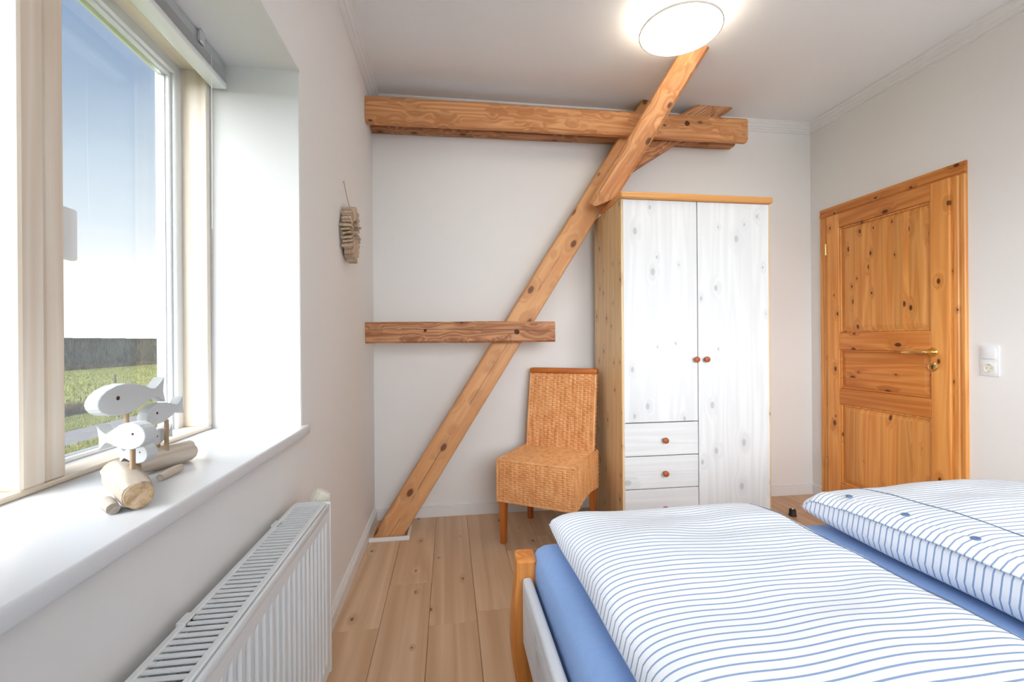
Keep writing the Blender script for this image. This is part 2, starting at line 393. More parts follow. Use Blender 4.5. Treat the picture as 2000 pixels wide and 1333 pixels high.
# ------------------------------------------------------------------ window in the left wall
win = bpy.data.objects.new('window_1', None); COL.objects.link(win); win.location = (-.78, (WY0+WY1)/2, WZ0); struct(win)
MY0, MY1 = .900, .998                                   # mullion
XI = -.742                                              # room-side face of the pale wood lining
a0, a1 = WY0+.004, WY1-.006
build('wood_sill_strip', B(-.811, XI, a0, a1, .866, .877, bev=.003), 'pale_wood_y', win)
build('wood_jamb', B(-.83, XI, a1-.020, a1, .877, WZ1-.006, bev=.002), 'pale_wood_z', win)
build('wood_jamb', B(-.83, XI, a0, a0+.020, .877, WZ1-.006, bev=.002), 'pale_wood_z', win)
build('wood_head', B(-.83, XI, a0+.02, a1-.02, WZ1-.036, WZ1-.006, bev=.002), 'pale_wood_y', win)
build('mullion_board', B(-.83, XI, MY0, .9495, .877, WZ1-.036, bev=.004), 'pale_wood_z', win)
build('mullion_board', B(-.83, XI-.004, .9545, MY1, .877, WZ1-.036, bev=.003), 'pale_wood_z', win)
for (s0, s1, lab) in ((MY1-.03, a1-.012, 1), (a0+.012, MY0+.03, 0)):   # two white sashes
    sb = .838; st = WZ1-.030; fw = .039
    bm = bmesh.new()
    def ring(bm, y0, y1, z0, z1, wd, xa, xb, bev=.003):
        box(bm, xa, xb, y0, y0+wd, z0, z1, bev); box(bm, xa, xb, y1-wd, y1, z0, z1, bev)
        box(bm, xa, xb, y0+wd, y1-wd, z0, z0+wd, bev); box(bm, xa, xb, y0+wd, y1-wd, z1-wd, z1, bev)
    # frame: shallow at the bottom where the wooden strip hides most of it
    ring(bm, s0, s1, sb, st, fw, -.870, -.813)
    sash = build('sash', bm, 'pvc', win)
    bm = bmesh.new(); ring(bm, s0+fw, s1-fw, sb+fw, st-fw, .010, -.858, -.824, .002)
    build('glazing_bead', bm, 'pvc', sash)
    bm = bmesh.new(); ring(bm, s0+fw+.010, s1-fw-.010, sb+fw+.01, st-fw-.010, .003, -.846, -.836, 0)
    build('rubber_gasket', bm, 'alu', sash)
    build('pane', B(-.844, -.838, s0+fw+.008, s1-fw-.008, sb+.008+fw, st-fw-.008), 'glass', sash)
hd = build('window_handle', B(-.812, -.800, 1.012, 1.040, 1.345, 1.415, bev=.004), 'pvc', win)
bm = bmesh.new(); tube(bm, [(-.800, 1.026, 1.38), (-.768, 1.026, 1.38)], .008, 10); box(bm, -.770, -.756, 1.006, 1.046, 1.306, 1.412, .005, 2)
build('handle_grip', bm, 'pvc', hd, True)
# painted window board
bm = B(-.80, -.452, WY0-.03, WY1+.016, WZ0-.030, WZ0, bev=.006, seg=3)
struct(build('trim_6', bm, 'sill', None, True))

# invented window behind the bed head (not in view, added to let daylight in)
w2 = bpy.data.objects.new('added_window', None); COL.objects.link(w2); w2.location = ((FX0+FX1)/2, YF-.1, FZ0); struct(w2)
bm = bmesh.new()
for xa, xb in ((FX0, FX0+.06), (FX1-.06, FX1), ((FX0+FX1)/2-.05, (FX0+FX1)/2+.05)): box(bm, xa, xb, YF-.14, YF-.08, FZ0, FZ1, .004)
box(bm, FX0, FX1, YF-.14, YF-.08, FZ0, FZ0+.06, .004); box(bm, FX0, FX1, YF-.14, YF-.08, FZ1-.06, FZ1, .004)
build('added_window_frame', bm, 'pvc', w2)
for xa, xb in ((FX0+.05, (FX0+FX1)/2-.04), ((FX0+FX1)/2+.04, FX1-.05)): build('pane', B(xa, xb, YF-.115, YF-.109, FZ0+.05, FZ1-.05), 'glass', w2)

# ------------------------------------------------------------------ door
dr = bpy.data.objects.new('door_1', None); COL.objects.link(dr); dr.location = (XR, (DY0+DY1)/2, 0); struct(dr)
CP = [(0, 0), (.012, 0), (.018, .004), (.018, .018), (.014, .022), (.014, .030), (.019, .034), (.019, .052), (.013, .060), (.013, .068), (0, .068)]
OY0, OY1, OZ = 1.960, 2.871, 2.046
build('casing', extrude_profile(bmesh.new(), CP, (XR, OY0, 0), (XR, OY0, OZ-.068), (-1, 0, 0), (0, 1, 0)), 'pine_z', dr)
build('casing', extrude_profile(bmesh.new(), CP, (XR, OY1, 0), (XR, OY1, OZ-.068), (-1, 0, 0), (0, -1, 0)), 'pine_z', dr)
build('casing', extrude_profile(bmesh.new(), CP, (XR, OY0, OZ), (XR, OY1, OZ), (-1, 0, 0), (0, 0, -1)), 'pine_y', dr)
bm = bmesh.new(); box(bm, XR+.001, XR+.139, DY0, DY0+.02, 0, DZ1); box(bm, XR+.001, XR+.139, DY1-.02, DY1, 0, DZ1); box(bm, XR+.001, XR+.139, DY0+.02, DY1-.02, DZ1-.02, DZ1)
build('door_lining', bm, 'pine_z', dr)
LY0, LY1, LZ = 2.026, 2.805, 1.980
XF, XK = XR-.026, XR+.018                                # leaf faces
SW = .098
build('stile', B(XF, XK, LY0, LY0+SW, .004, LZ, bev=.004, seg=2), 'pine_z', dr)
build('stile', B(XF, XK, LY1-SW, LY1, .004, LZ, bev=.004, seg=2), 'pine_z', dr)
py0, py1 = LY0+SW, LY1-SW
for z0, z1 in ((1.885, LZ), (1.060, 1.175), (.695, .800), (.004, .155)):
    build('rail', B(XF, XK, py0, py1, z0, z1, bev=.004, seg=2), 'pine_y', dr)
def panel(z0, z1, vert):
    # rebated field: bevelled raised panel made of glued staves
    fr = bmesh.new()
    md = .012
    for (ya, yb, za, zb, n) in ((py0, py0+md, z0, z1, 'l'), (py1-md, py1, z0, z1, 'r'), (py0+md, py1-md, z0, z0+md, 'b'), (py0+md, py1-md, z1-md, z1, 't')):
        box(fr, XF+.006, XK, ya, yb, za, zb, .004)
    p = build('panel', fr, 'pine_z' if vert else 'pine_y', dr)
    ya, yb, za, zb = py0+md, py1-md, z0+md, z1-md
    x_edge, x_field, bw = XF+.017, XF+.008, .030
    if vert:
        n = 11; cuts = [ya]+sorted(ya+(yb-ya)*(i+rnd.uniform(-.22, .22))/n for i in range(1, n))+[yb]
    else:
        n = 4; cuts = [za]+[za+(zb-za)*(i+rnd.uniform(-.15, .15))/n for i in range(1, n)]+[zb]
    def depth(y, z):
        e = min(y-ya, yb-y, z-za, zb-z); return x_edge+(x_field-x_edge)*max(0, min(1, e/bw))
    for c0, c1 in zip(cuts, cuts[1:]):
        if vert:
            Y = sorted({c0, c1, *[q for q in (ya+bw, yb-bw) if c0 < q < c1]}); Z = [za, za+bw, zb-bw, zb]
        else:
            Z = sorted({c0, c1, *[q for q in (za+bw, zb-bw) if c0 < q < c1]}); Y = [ya, ya+bw, yb-bw, yb]
        bm = bmesh.new(); g = {}
        for y in Y:
            for z in Z: g[y, z] = (bm.verts.new((depth(y, z), y, z)), bm.verts.new((XK-.006, y, z)))
        for i in range(len(Y)-1):
            for j in range(len(Z)-1):
                q = [(Y[i], Z[j]), (Y[i+1], Z[j]), (Y[i+1], Z[j+1]), (Y[i], Z[j+1])]
                bm.faces.new([g[k][0] for k in q]); bm.faces.new([g[k][1] for k in reversed(q)])
        for e in [e for e in bm.edges if len(e.link_faces) == 1 and e.verts[0].co.x < XK-.01 and e.verts[1].co.x < XK-.01]:
            pass
        bmesh.ops.recalc_face_normals(bm, faces=bm.faces)
        build('stave', bm, 'pine_z' if vert else 'pine_y', p)
panel(1.175, 1.885, True); panel(.800, 1.060, False); panel(.155, .695, True)
# brass lever on a round rose, key escutcheon, hinges
hy, hz = 2.112, 1.057
ro = build('handle_rose', lathe(bmesh.new(), [(.026, 0), (.026, .004), (.022, .009), (.012, .010), (.011, .016), (0, .016)], (XF, hy, hz), (-1, 0, 0)), 'brass', dr, True, label='polished brass door handle rose')
bm = bmesh.new(); tube(bm, [(XF-.008, hy, hz), (XF-.040, hy, hz), (XF-.050, hy+.004, hz), (XF-.053, hy+.014, hz), (XF-.053, hy+.032, hz+.001), (XF-.053, hy+.05, hz), (XF-.053, hy+.08, hz-.001), (XF-.053, hy+.11, hz-.002), (XF-.053, hy+.128, hz-.003)], [.009, .009, .010, .010, .008, .011, .010, .008, .004], 12)
build('lever', bm, 'brass', ro, True)
es = build('key_escutcheon', lathe(bmesh.new(), [(.026, 0), (.026, .004), (.021, .008), (.017, .007), (0, .007)], (XF, hy, hz-.079), (-1, 0, 0)), 'brass', dr, True)
bm = lathe(bmesh.new(), [(.005, .0072), (.005, .0078), (0, .0078)], (XF, hy, hz-.076), (-1, 0, 0), 12); box(bm, XF-.0078, XF-.0072, hy-.002, hy+.002, hz-.092, hz-.078)
build('keyhole', bm, 'dark_hole', es)
for z in (1.755, .27):
    build('hinge', lathe(bmesh.new(), [(.0, 0), (.007, .002), (.007, .08), (.0, .082)], (XR-.030, LY1+.004, z-.04), (0, 0, 1), 12), 'brass', dr, True)

# ------------------------------------------------------------------ old timber frame
def beam(name, p0, p1, front, wid, thk, mat, label, cat='beam', cham=.012, rough=.0025, seg=18, cuts=(), seed=0, back=False):
    """p0-p1: centre line of the FRONT face; front: direction that face looks; wid across the face, thk away from it"""
    p0, p1 = Vector(p0), Vector(p1); ax = (p1-p0).normalized(); fr = Vector(front); fr = (fr-ax*fr.dot(ax)).normalized(); up = fr.cross(ax)
    if up.z < 0: up = -up
    # local frame: x along, y away from the viewer (-front), z across the face
    yv = -fr; zv = ax.cross(yv)
    if zv.z < -1e-6: pass
    mw = Matrix(((ax.x, yv.x, zv.x, p0.x), (ax.y, yv.y, zv.y, p0.y), (ax.z, yv.z, zv.z, p0.z), (0, 0, 0, 1)))
    L = (p1-p0).length; h = wid/2; c = cham
    bm = bmesh.new(); rings = []
    for i in range(seg+1):
        x = L*i/seg
        ringp = [(0, -h+c), (0, -h*.34), (0, h*.34), (0, h-c), (c, h), (thk-c, h), (thk, h-c), (thk, -h+c), (thk-c, -h), (c, -h)]
        rg = []
        for k, (y, z) in enumerate(ringp):
            n = noise.noise_vector(Vector((x*3.1+seed*7.7, k*1.37, seed*3.1)))
            cj = 1.0
            rg.append(bm.verts.new((x, y+n.y*rough, z+n.z*rough*cj)))
        rings.append(rg)
    n = len(rings[0])
    for a, b in zip(rings, rings[1:]):
        for k in range(n): bm.faces.new((a[k], a[(k+1) % n], b[(k+1) % n], b[k]))
    bm.faces.new(list(reversed(rings[0]))); bm.faces.new(rings[-1])
    bmesh.ops.recalc_face_normals(bm, faces=bm.faces)
    inv = mw.inverted()
    for pc, pn in cuts:                                  # remove everything on the side the normal points to
        lc = inv @ Vector(pc); ln = (inv.to_3x3() @ Vector(pn)).normalized()
        res = bmesh.ops.bisect_plane(bm, geom=bm.verts[:]+bm.edges[:]+bm.faces[:], plane_co=lc, plane_no=ln, clear_outer=True)
        ed = [e for e in res['geom_cut'] if isinstance(e, bmesh.types.BMEdge)]
        if ed: bmesh.ops.edgeloop_fill(bm, edges=ed)
    bmesh.ops.recalc_face_normals(bm, faces=bm.faces)
    me = bpy.data.meshes.new(name); bm.to_mesh(me); bm.free(); me.materials.append(M[mat])
    for p in me.polygons: p.use_smooth = True
    me.set_sharp_from_angle(angle=R(22))
    o = bpy.data.objects.new(name, me); COL.objects.link(o); o.matrix_world = mw; BEAMS.append(o)
    return tag(o, label, cat)
BEAMS = []
CEIL = ((0, 0, ZC-.001), (0, 0, 1)); FLOORC = ((0, 0, .001), (0, 0, -1))
# long leaning post from the floor to the ceiling
beam('timber_post', (-.445+.632*-.2+.0875, 2.694, -.2), (-.445+.632*2.9+.0875, 2.785, 2.9), (0, -1, 0), .149, .11, 'beam_crack',
     'long leaning timber post from the floor corner up to the ceiling', 'beam', .006, .002, 24, (CEIL, FLOORC), 1)
beam('timber_beam', (XL+.001, 2.712, 2.503), (1.957, 2.712, 2.514), (0, -1, 0), .156, .062, 'beam_x',
     'long horizontal timber beam under the ceiling, in front of its twin', 'beam', .016, .004, 24, (), 2)
beam('timber_beam', (XL+.001, 2.885, 2.525), (1.985, 2.885, 2.548), (0, -1, 0), .125, .083, 'beam_old',
     'horizontal timber beam against the back wall, mostly behind the front beam', 'beam', .012, .003, 20, (), 3)
beam('timber_beam', (XL+.001, 2.668, 1.190), (.640, 2.668, 1.190), (0, -1, 0), .124, .062, 'beam_old',
     'short horizontal timber beam crossing the leaning post at half height', 'beam', .010, .004, 14, (), 4)
beam('timber_brace', (.819, 2.795, 2.085), (2.10, 2.795, 2.908), (0, -1, 0), .150, .085, 'beam_old',
     'dark slanting timber brace behind the horizontal beams, rising to the ceiling', 'beam', .012, .003, 14, (CEIL, ((1.16, 2.8, 2.25), (-.845, 0, .535))), 5)
beam('timber_brace', (.897, 2.600, 1.926), (1.371, 2.200, 2.78), (-.10, -1, -.15), .120, .105, 'beam_x',
     'slanting timber brace in front of the beams, ending beside the ceiling lamp', 'beam', .016, .003, 18, (CEIL, ((.947, 2.6, 1.965), (.35, 0, -.94))), 6)
# knots standing in the faces of the beams
for par, (x, y, z), r_ in ((1, (1.53, 2.7125, 2.528), .017), (3, (.405, 2.668, 1.190), .016), (3, (-.135, 2.668, 1.201), .009)):
    pb = BEAMS[par]; bm = lathe(bmesh.new(), [(r_, -.004), (r_, .0015), (r_*.6, .003), (r_*.3, .0015), (0, .002)], (x, y, z), (0, -1, 0), 14)
    for v in bm.verts:
        v.co.x += .25*r_*noise.noise(v.co*90); v.co.z += .25*r_*noise.noise(v.co*80+Vector((5, 0, 0)))
    bm.transform(pb.matrix_world.inverted()); build('knot', bm, 'knot', pb, True, True)
# little white skirting round the foot of the post
bm = bmesh.new(); box(bm, XL+.018, -.232, 2.632, 2.645, 0, .022, .002); box(bm, -.245, -.232, 2.645, 2.80, 0, .022, .002)
tag(build('post_skirting', bm, 'trim'), 'small white skirting strip boxed around the foot of the leaning post', 'skirting')

# ------------------------------------------------------------------ ceiling lamp
lx, ly = 1.108, 2.02
lp = empty('ceiling_lamp', (lx, ly, ZC), 'round flat glowing ceiling lamp beside the tip of the brace', 'ceiling lamp')
build('base', lathe(bmesh.new(), [(.12, 0), (.12, -.034), (0, -.034)], (lx, ly, ZC), (0, 0, 1), 40), 'lamp_body', lp, True)
build('diffuser', lathe(bmesh.new(), [(.150, -.034), (.178, -.038), (.187, -.052), (.188, -.080), (.180, -.089), (.12, -.093), (0, -.094)], (lx, ly, ZC), (0, 0, 1), 56), 'opal', lp, True)
bm = bmesh.new(); lathe(bm, [(.1860, -.082), (.1912, -.082), (.1912, -.0905), (.1860, -.0905), (.1860, -.082)], (lx, ly, ZC), (0, 0, 1), 56, cap=False)
build('rim', bm, 'lamp_body', lp, True)

# ------------------------------------------------------------------ wardrobe
WX0, WX1, WYF, WYB, WH = .955, 1.866, 2.400, 2.862, 1.962
wd = empty('wardrobe', ((WX0+WX1)/2, (WYF+WYB)/2, 0), 'two-door whitewashed pine wardrobe with drawers and pale pine sides', 'wardrobe')
build('side_panel', B(WX0, WX0+.020, WYF+.002, WYB, 0, WH-.038, bev=.002), 'pine_side', wd)
build('side_panel', B(WX1-.020, WX1, WYF+.002, WYB, 0, WH-.038, bev=.002), 'pine_side', wd)
build('back_panel', B(WX0+.02, WX1-.02, WYB-.006, WYB, .02, WH-.04), 'pine_side', wd)
build('bottom_board', B(WX0+.02, WX1-.02, WYF+.02, WYB-.006, .06, .08), 'pine_side', wd)
build('plinth', B(WX0+.02, WX1-.02, WYF+.01, WYF+.028, 0, .06), 'wash_x', wd)
build('divider', B(1.400, 1.416, WYF+.025, WYB-.006, .08, WH-.04), 'pine_side', wd)
build('top_board', B(WX0-.008, WX1+.010, WYF-.022, 2.735, WH-.038, WH, bev=.012, seg=3), 'pine_edge', wd, True, label='honey coloured pine top board')
xs = 1.4085
def front(name, x0, x1, z0, z1, mat, knob):
    f_ = build(name, B(x0, x1, WYF-.002, WYF+.018, z0, z1, bev=.0025, seg=2), mat, wd)
    kx, kz = knob
    build('knob', lathe(bmesh.new(), [(.009, 0), (.008, .008), (.014, .014), (.0175, .021), (.016, .028), (.010, .032), (0, .033)], (kx, WYF-.002, kz), (0, -1, 0), 20), 'knob', f_, True, label='round reddish wooden knob')
front('door', WX0+.011, xs-.0025, .672, WH-.040, 'wash_z', (1.390, 1.022))
front('door', xs+.0025, WX1-.011, .085, WH-.040, 'wash_z', (1.452, 1.022))
for z0, z1 in ((.484, .667), (.299, .479), (.085, .294)):
    front('drawer', WX0+.011, xs-.0025, z0, z1, 'wash_x', ((WX0+.011+xs)/2+.012, (z0+z1)/2-.005))

# ------------------------------------------------------------------ wicker chair
TH = R(33)
ch = empty('wicker_chair', (.262, 2.502, 0), 'honey wicker dining chair with a high back beside the wardrobe', 'chair', rotz=-TH)
SWD, SDP, SZ, SB = .455, .44, .472, .245
def weave(bm, O, U, V, W, H, nrm, row=.0118, stake=.024, amp=.0058, top=None, bot=None, flip=False):
    """woven sheet: strands run along U, stakes along V; bot(u) lifts the lower edge"""
    O, U, V, N = Vector(O), Vector(U).normalized(), Vector(V).normalized(), Vector(nrm).normalized()
    nr = max(2, int(H/row)); ns = max(2, int(W/stake)); nu = ns*4; nv = nr*3
    g = []
    for j in range(nv+1):
        r_ = j/3; line = []
        for i in range(nu+1):
            u = i/nu; s = u*ns
            hgt = amp*(abs(math.sin(math.pi*r_))**.6)*(.5+.5*math.cos(math.pi*(s+int(r_))))+amp*.25*abs(math.sin(math.pi*r_))
            hgt -= amp*.55*max(0.0, 1-abs((s % 1)-0.0)*4 if (s % 1) < .5 else 1-(1-(s % 1))*4)
            b0 = bot(u) if bot else 0.0
            v = b0+(H-b0)*j/nv
            line.append(bm.verts.new(O+U*(u*W)+V*v+N*hgt+(top(u, v) if top else Vector((0, 0, 0)))))
        g.append(line)
    for j in range(nv):
        for i in range(nu):
            q = (g[j][i], g[j][i+1], g[j+1][i+1], g[j+1][i]); bm.faces.new(q if not flip else tuple(reversed(q)))
    return bm
# legs
for (x, y) in ((.004, .004), (SWD-.044, .004), (.004, SDP-.044), (SWD-.044, SDP-.044)):
    bm = bmesh.new(); lo = .004; vv = []
    for z, ins in ((0, .006), (SB+.02, 0)):
        vv.append([bm.verts.new(p) for p in ((x+ins, y+ins, z), (x+.042-ins, y+ins, z), (x+.042-ins, y+.042-ins, z), (x+ins, y+.042-ins, z))])
    for k in range(4): bm.faces.new((vv[0][k], vv[0][(k+1) % 4], vv[1][(k+1) % 4], vv[1][k]))
    bm.faces.new(list(reversed(vv[0]))); bm.faces.new(vv[1])
    bmesh.ops.bevel(bm, geom=[e for e in bm.edges], offset=.004, segments=2, affect='EDGES')
    build('leg', bm, 'chair_wood', ch, local=True)
bm = bmesh.new(); dome = lambda u, v: Vector((0, 0, .010*math.sin(math.pi*u)*math.sin(math.pi*min(1, max(0, v/SDP)))))
weave(bm, (0, 0, SZ), (1, 0, 0), (0, 1, 0), SWD, SDP, (0, 0, 1), top=dome, amp=.0022, row=.008)
build('seat', bm, 'wicker', ch, local=True)
bm = bmesh.new(); weave(bm, (0, 0, SB), (1, 0, 0), (0, 0, 1), SWD, SZ-SB, (0, -1, 0)); build('front_skirt', bm, 'wicker', ch, local=True)
arch = lambda u: .020*math.sin(math.pi*min(1, max(0, (u-.12)/.76)))**.8 if .12 < u < .88 else 0.0
bm = bmesh.new(); weave(bm, (SWD, 0, SB), (0, 1, 0), (0, 0, 1), SDP+.02, SZ-SB, (1, 0, 0), bot=arch); build('side_skirt', bm, 'wicker', ch, local=True)
bm = bmesh.new(); weave(bm, (0, SDP+.02, SB), (0, -1, 0), (0, 0, 1), SDP+.02, SZ-SB, (-1, 0, 0), bot=arch); build('side_skirt', bm, 'wicker', ch, local=True)
# backrest: tilted, slightly hollow
LEAN = .075; BH = .455; BY = SDP-.045; bx0, bx1 = .014, SWD-.014
def lean(u, v): return Vector((0, LEAN*(v/BH)**1.15+.012*math.sin(math.pi*u), 0))
bm = bmesh.new(); weave(bm, (bx0, BY, SZ), (1, 0, 0), (0, 0, 1), bx1-bx0, BH, (0, -1, 0), top=lean)
weave(bm, (bx1, BY+.045, SZ-.20), (-1, 0, 0), (0, 0, 1), bx1-bx0, BH+.20, (0, 1, 0), row=.014, stake=.03, top=lambda u, v: Vector((0, LEAN*(max(0, v-.2)/BH)**1.15, 0)))
def side_lean(u, v): return Vector((0, LEAN*(v/BH)**1.15, 0))
weave(bm, (bx1, BY, SZ), (0, 1, 0), (0, 0, 1), .045, BH, (1, 0, 0), row=.012, top=side_lean); weave(bm, (bx0, BY+.045, SZ), (0, -1, 0), (0, 0, 1), .045, BH, (-1, 0, 0), row=.012, top=side_lean)
build('backrest', bm, 'wicker', ch, local=True)
for x in (bx0, bx1):                                     # cane binding along the edges of the back
    build('edge_binding', tube(bmesh.new(), [(x, BY+LEAN*(t/8)**1.15, SZ+BH*t/8) for t in range(9)], .0065, 8), 'wicker', ch, True, True)
bm = B(bx0-.008, bx1+.008, BY+LEAN-.006, BY+LEAN+.056, SZ+BH, SZ+BH+.034, bev=.010, seg=3)
build('top_rail', bm, 'chair_rail', ch, True, True, label='smooth honey wood top rail')
bm = bmesh.new()
for a, b in (((0, 0, SZ), (SWD, 0, SZ)), ((SWD, 0, SZ), (SWD, SDP, SZ)), ((0, 0, SZ), (0, SDP, SZ)), ((0, 0, SB), (SWD, 0, SB)), ((0, 0, SB), (0, 0, SZ)), ((SWD, 0, SB), (SWD, 0, SZ))): tube(bm, [a, b], .006, 8)
build('edge_binding', bm, 'wicker', ch, True, True)

# ------------------------------------------------------------------ bed
BX0, BX1, BYF, BYH, MZ = .205, 2.045, 1.435, -.66, .50
bd = empty('double_bed', ((BX0+BX1)/2, (BYF+BYH)/2, 0), 'double bed with whitewashed rails and curved pine posts', 'bed')
def post(x, y, sgn, h=.475):
    bm = bmesh.new(); rings = []
    n = 22
    for i in range(n+1):
        t = i/n; z = h*t
        bow = .018*math.sin(math.pi*min(1, t/.85))-.020*(1-t)**2         # sideways swell of the leg
        hw = .030+.004*math.sin(math.pi*t); hd_ = .035
        cx = x+sgn*bow
        top = -.014*(1-abs(2*t-2)) if False else 0
        rings.append([bm.verts.new((cx+a*hw, y+b*hd_, z)) for a, b in ((-1, -.75), (-.75, -1), (.75, -1), (1, -.75), (1, .75), (.75, 1), (-.75, 1), (-1, .75))])
    for a, b in zip(rings, rings[1:]):
        for k in range(8): bm.faces.new((a[k], a[(k+1) % 8], b[(k+1) % 8], b[k]))
    cap0 = bm.faces.new(list(reversed(rings[0])))
    # crown: eased edge, flat end grain sloping a little towards the foot
    last = rings[-1]
    for v in last: v.co.z += .10*(v.co.y-y)
    rg = [bm.verts.new((v.co.x+(cx-v.co.x)*.12, v.co.y+(y-v.co.y)*.12, v.co.z+.004)) for v in last]
    for k in range(8): bm.faces.new((last[k], last[(k+1) % 8], rg[(k+1) % 8], rg[k]))
    bm.faces.new(rg)
    bmesh.ops.recalc_face_normals(bm, faces=bm.faces)
    build('post', bm, 'pine_solid', bd, True)
post(BX0+.022, BYF-.075, -1); post(BX1-.022, BYF-.075, 1); post(BX0+.022, BYH+.03, -1, .80); post(BX1-.022, BYH+.03, 1, .80)
for x0 in (BX0+.006, BX1-.040): build('side_rail', B(x0, x0+.030, BYH+.06, BYF-.11, .235, .432, bev=.011, seg=3), 'wash_y', bd, True)
build('foot_rail', B(BX0+.05, BX1-.05, BYF-.006, BYF+.022, .20, .40, bev=.008, seg=2), 'wash_x', bd)
build('headboard', B(BX0+.05, BX1-.05, BYH, BYH+.03, .25, .80, bev=.01, seg=2), 'wash_x', bd)
build('slat_base', B(BX0+.04, BX1-.04, BYH+.04, BYF-.08, .26, .295), 'pine_side', bd)
# mattress in a blue fitted sheet
def soft_block(x0, x1, y0, y1, z0, z1, r, n=36, wob=.003, crown=.0):
    bm = bmesh.new(); W, L, H = x1-x0, y1-y0, z1-z0; c = Vector(((x0+x1)/2, (y0+y1)/2, (z0+z1)/2))
    bmesh.ops.create_cube(bm, size=1.0)
    bmesh.ops.subdivide_edges(bm, edges=bm.edges, cuts=n, use_grid_fill=True)
    for v in bm.verts:
        p = Vector((v.co.x*W, v.co.y*L, v.co.z*H))
        q = Vector((max(-W/2+r, min(W/2-r, p.x)), max(-L/2+r, min(L/2-r, p.y)), max(-H/2+r, min(H/2-r, p.z))))
        d = p-q
        if d.length > 1e-9: p = q+d.normalized()*r
        nn = noise.noise_vector((p+c)*4.0); p += nn*wob
        p.z += crown*max(0, 1-(2*p.x/W)**2)*max(0, 1-(2*p.y/L)**2)*(1 if p.z > 0 else 0)
        v.co = c+p
    return bm
mt = tag(build('mattress', soft_block(BX0+.045, BX1-.045, BYH+.05, BYF-.012, .296, MZ, .055, 44, .0022), 'sheet', None, True), 'wide mattress in a plain blue fitted sheet on the bed', 'mattress')
# striped duvets
def duvet(name, x0, x1, y0, y1, T, seed, label, sq=7.0, wr=.010, nx=70, ny=110, off=0.0, skew=0.0, lean_=0.0, ridge=None):
    bm = bmesh.new(); uvl = bm.loops.layers.uv.new('UVMap'); z0 = MZ+.003
    def e(t, n=sq): return max(0.0, 1-abs(2*t-1)**n)**(1/2.4)
    def grid(top):
        G = []
        for j in range(ny+1):
            t = j/ny; t2 = .5-.5*math.cos(math.pi*t) if False else t
            tv = .5+.5*math.copysign(abs(2*t-1)**.8, 2*t-1); row = []
            for i in range(nx+1):
                s = i/nx; tu = .5+.5*math.copysign(abs(2*s-1)**.7, 2*s-1)
                x = x0+(x1-x0)*tu+skew*(tv-.5); y = y0+(y1-y0)*tv+lean_*(tu-.5)
                # ragged outline
                x += .010*noise.noise(Vector((seed, y*3.5, 0)))*(1 if tu < .1 or tu > .9 else .6); y += .010*noise.noise(Vector((x*4, seed, 3)))*(abs(2*tv-1))
                h = e(tu)*e(tv, 9.0)
                if top:
                    z = z0+T*.34+(T*.66)*h
                    z += wr*h*(noise.noise(Vector((x*3.2+seed, y*5.0, seed)))+.5*noise.noise(Vector((x*7+seed, y*11.0, 2*seed))))
                    z += wr*.55*h*math.sin(9*(x*.55-y*.25)+seed+2.2*noise.noise(Vector((x*2, y*2, seed))))
                    if ridge: z += ridge(x, y)*h
                else: z = z0+T*.34*(1-h)
                row.append((Vector((x, y, z)), x, y))
            G.append(row)
        return G
    A = grid(True); Bm = grid(False)
    def arc(G):                                          # stripe coordinate follows the cloth
        return [[(c[1], c[2]+off) for c in row] for row in G]
    ua = arc(A)
    va = [[bm.verts.new(c[0]) for c in r_] for r_ in A]
    vb = [[None]*(nx+1) for _ in range(ny+1)]
    for j in range(ny+1):
        for i in range(nx+1): vb[j][i] = va[j][i] if (i in (0, nx) or j in (0, ny)) else bm.verts.new(Bm[j][i][0])
    for j in range(ny):
        for i in range(nx):
            for V_, rev in ((va, False), (vb, True)):
                idx = [(j, i), (j, i+1), (j+1, i+1), (j+1, i)]
                if rev: idx = idx[::-1]
                try: f_ = bm.faces.new([V_[a][b] for a, b in idx])
                except ValueError: continue
                for lp_, (a, b) in zip(f_.loops, idx): lp_[uvl].uv = ua[a][b]
    zfun = lambda px, py: min(((Vector((c[1]-px, c[2]-py)).length, c[0].z) for row in A for c in row))[1]
    return bm, zfun
bm, zf1 = duvet('duvet', .315, 1.035, BYH+.35, BYF-.012, .118, 3.3, '', wr=.012)
d1 = empty('duvet', (.67, .6, MZ), 'blue and white striped duvet on the window side of the bed', 'duvet')
build('cover', bm, 'stripe', d1, 'all')
pts = [(.985+.004*math.sin(k), y) for k, y in enumerate([BYF-.07-.06*i for i in range(26)])]
build('seam', tube(bmesh.new(), [(x, y, zf1(x, y)+.0008) for x, y in pts], .0016, 6), 'seam', d1, True)
bm, zf2 = duvet('duvet', 1.205, 1.985, BYH+.35, BYF-.02, .150, 8.1, '', sq=9.0, wr=.010, off=.006)
d2 = empty('duvet', (1.6, .6, MZ), 'blue and white striped duvet with a buttoned edge on the door side of the bed', 'duvet')
build('cover', bm, 'stripe', d2, 'all')
pts = [(1.375+.003*math.sin(k*1.3), y) for k, y in enumerate([BYF-.075-.06*i for i in range(26)])]
build('seam', tube(bmesh.new(), [(x, y, zf2(x, y)+.0008) for x, y in pts], .0016, 6), 'seam', d2, True)
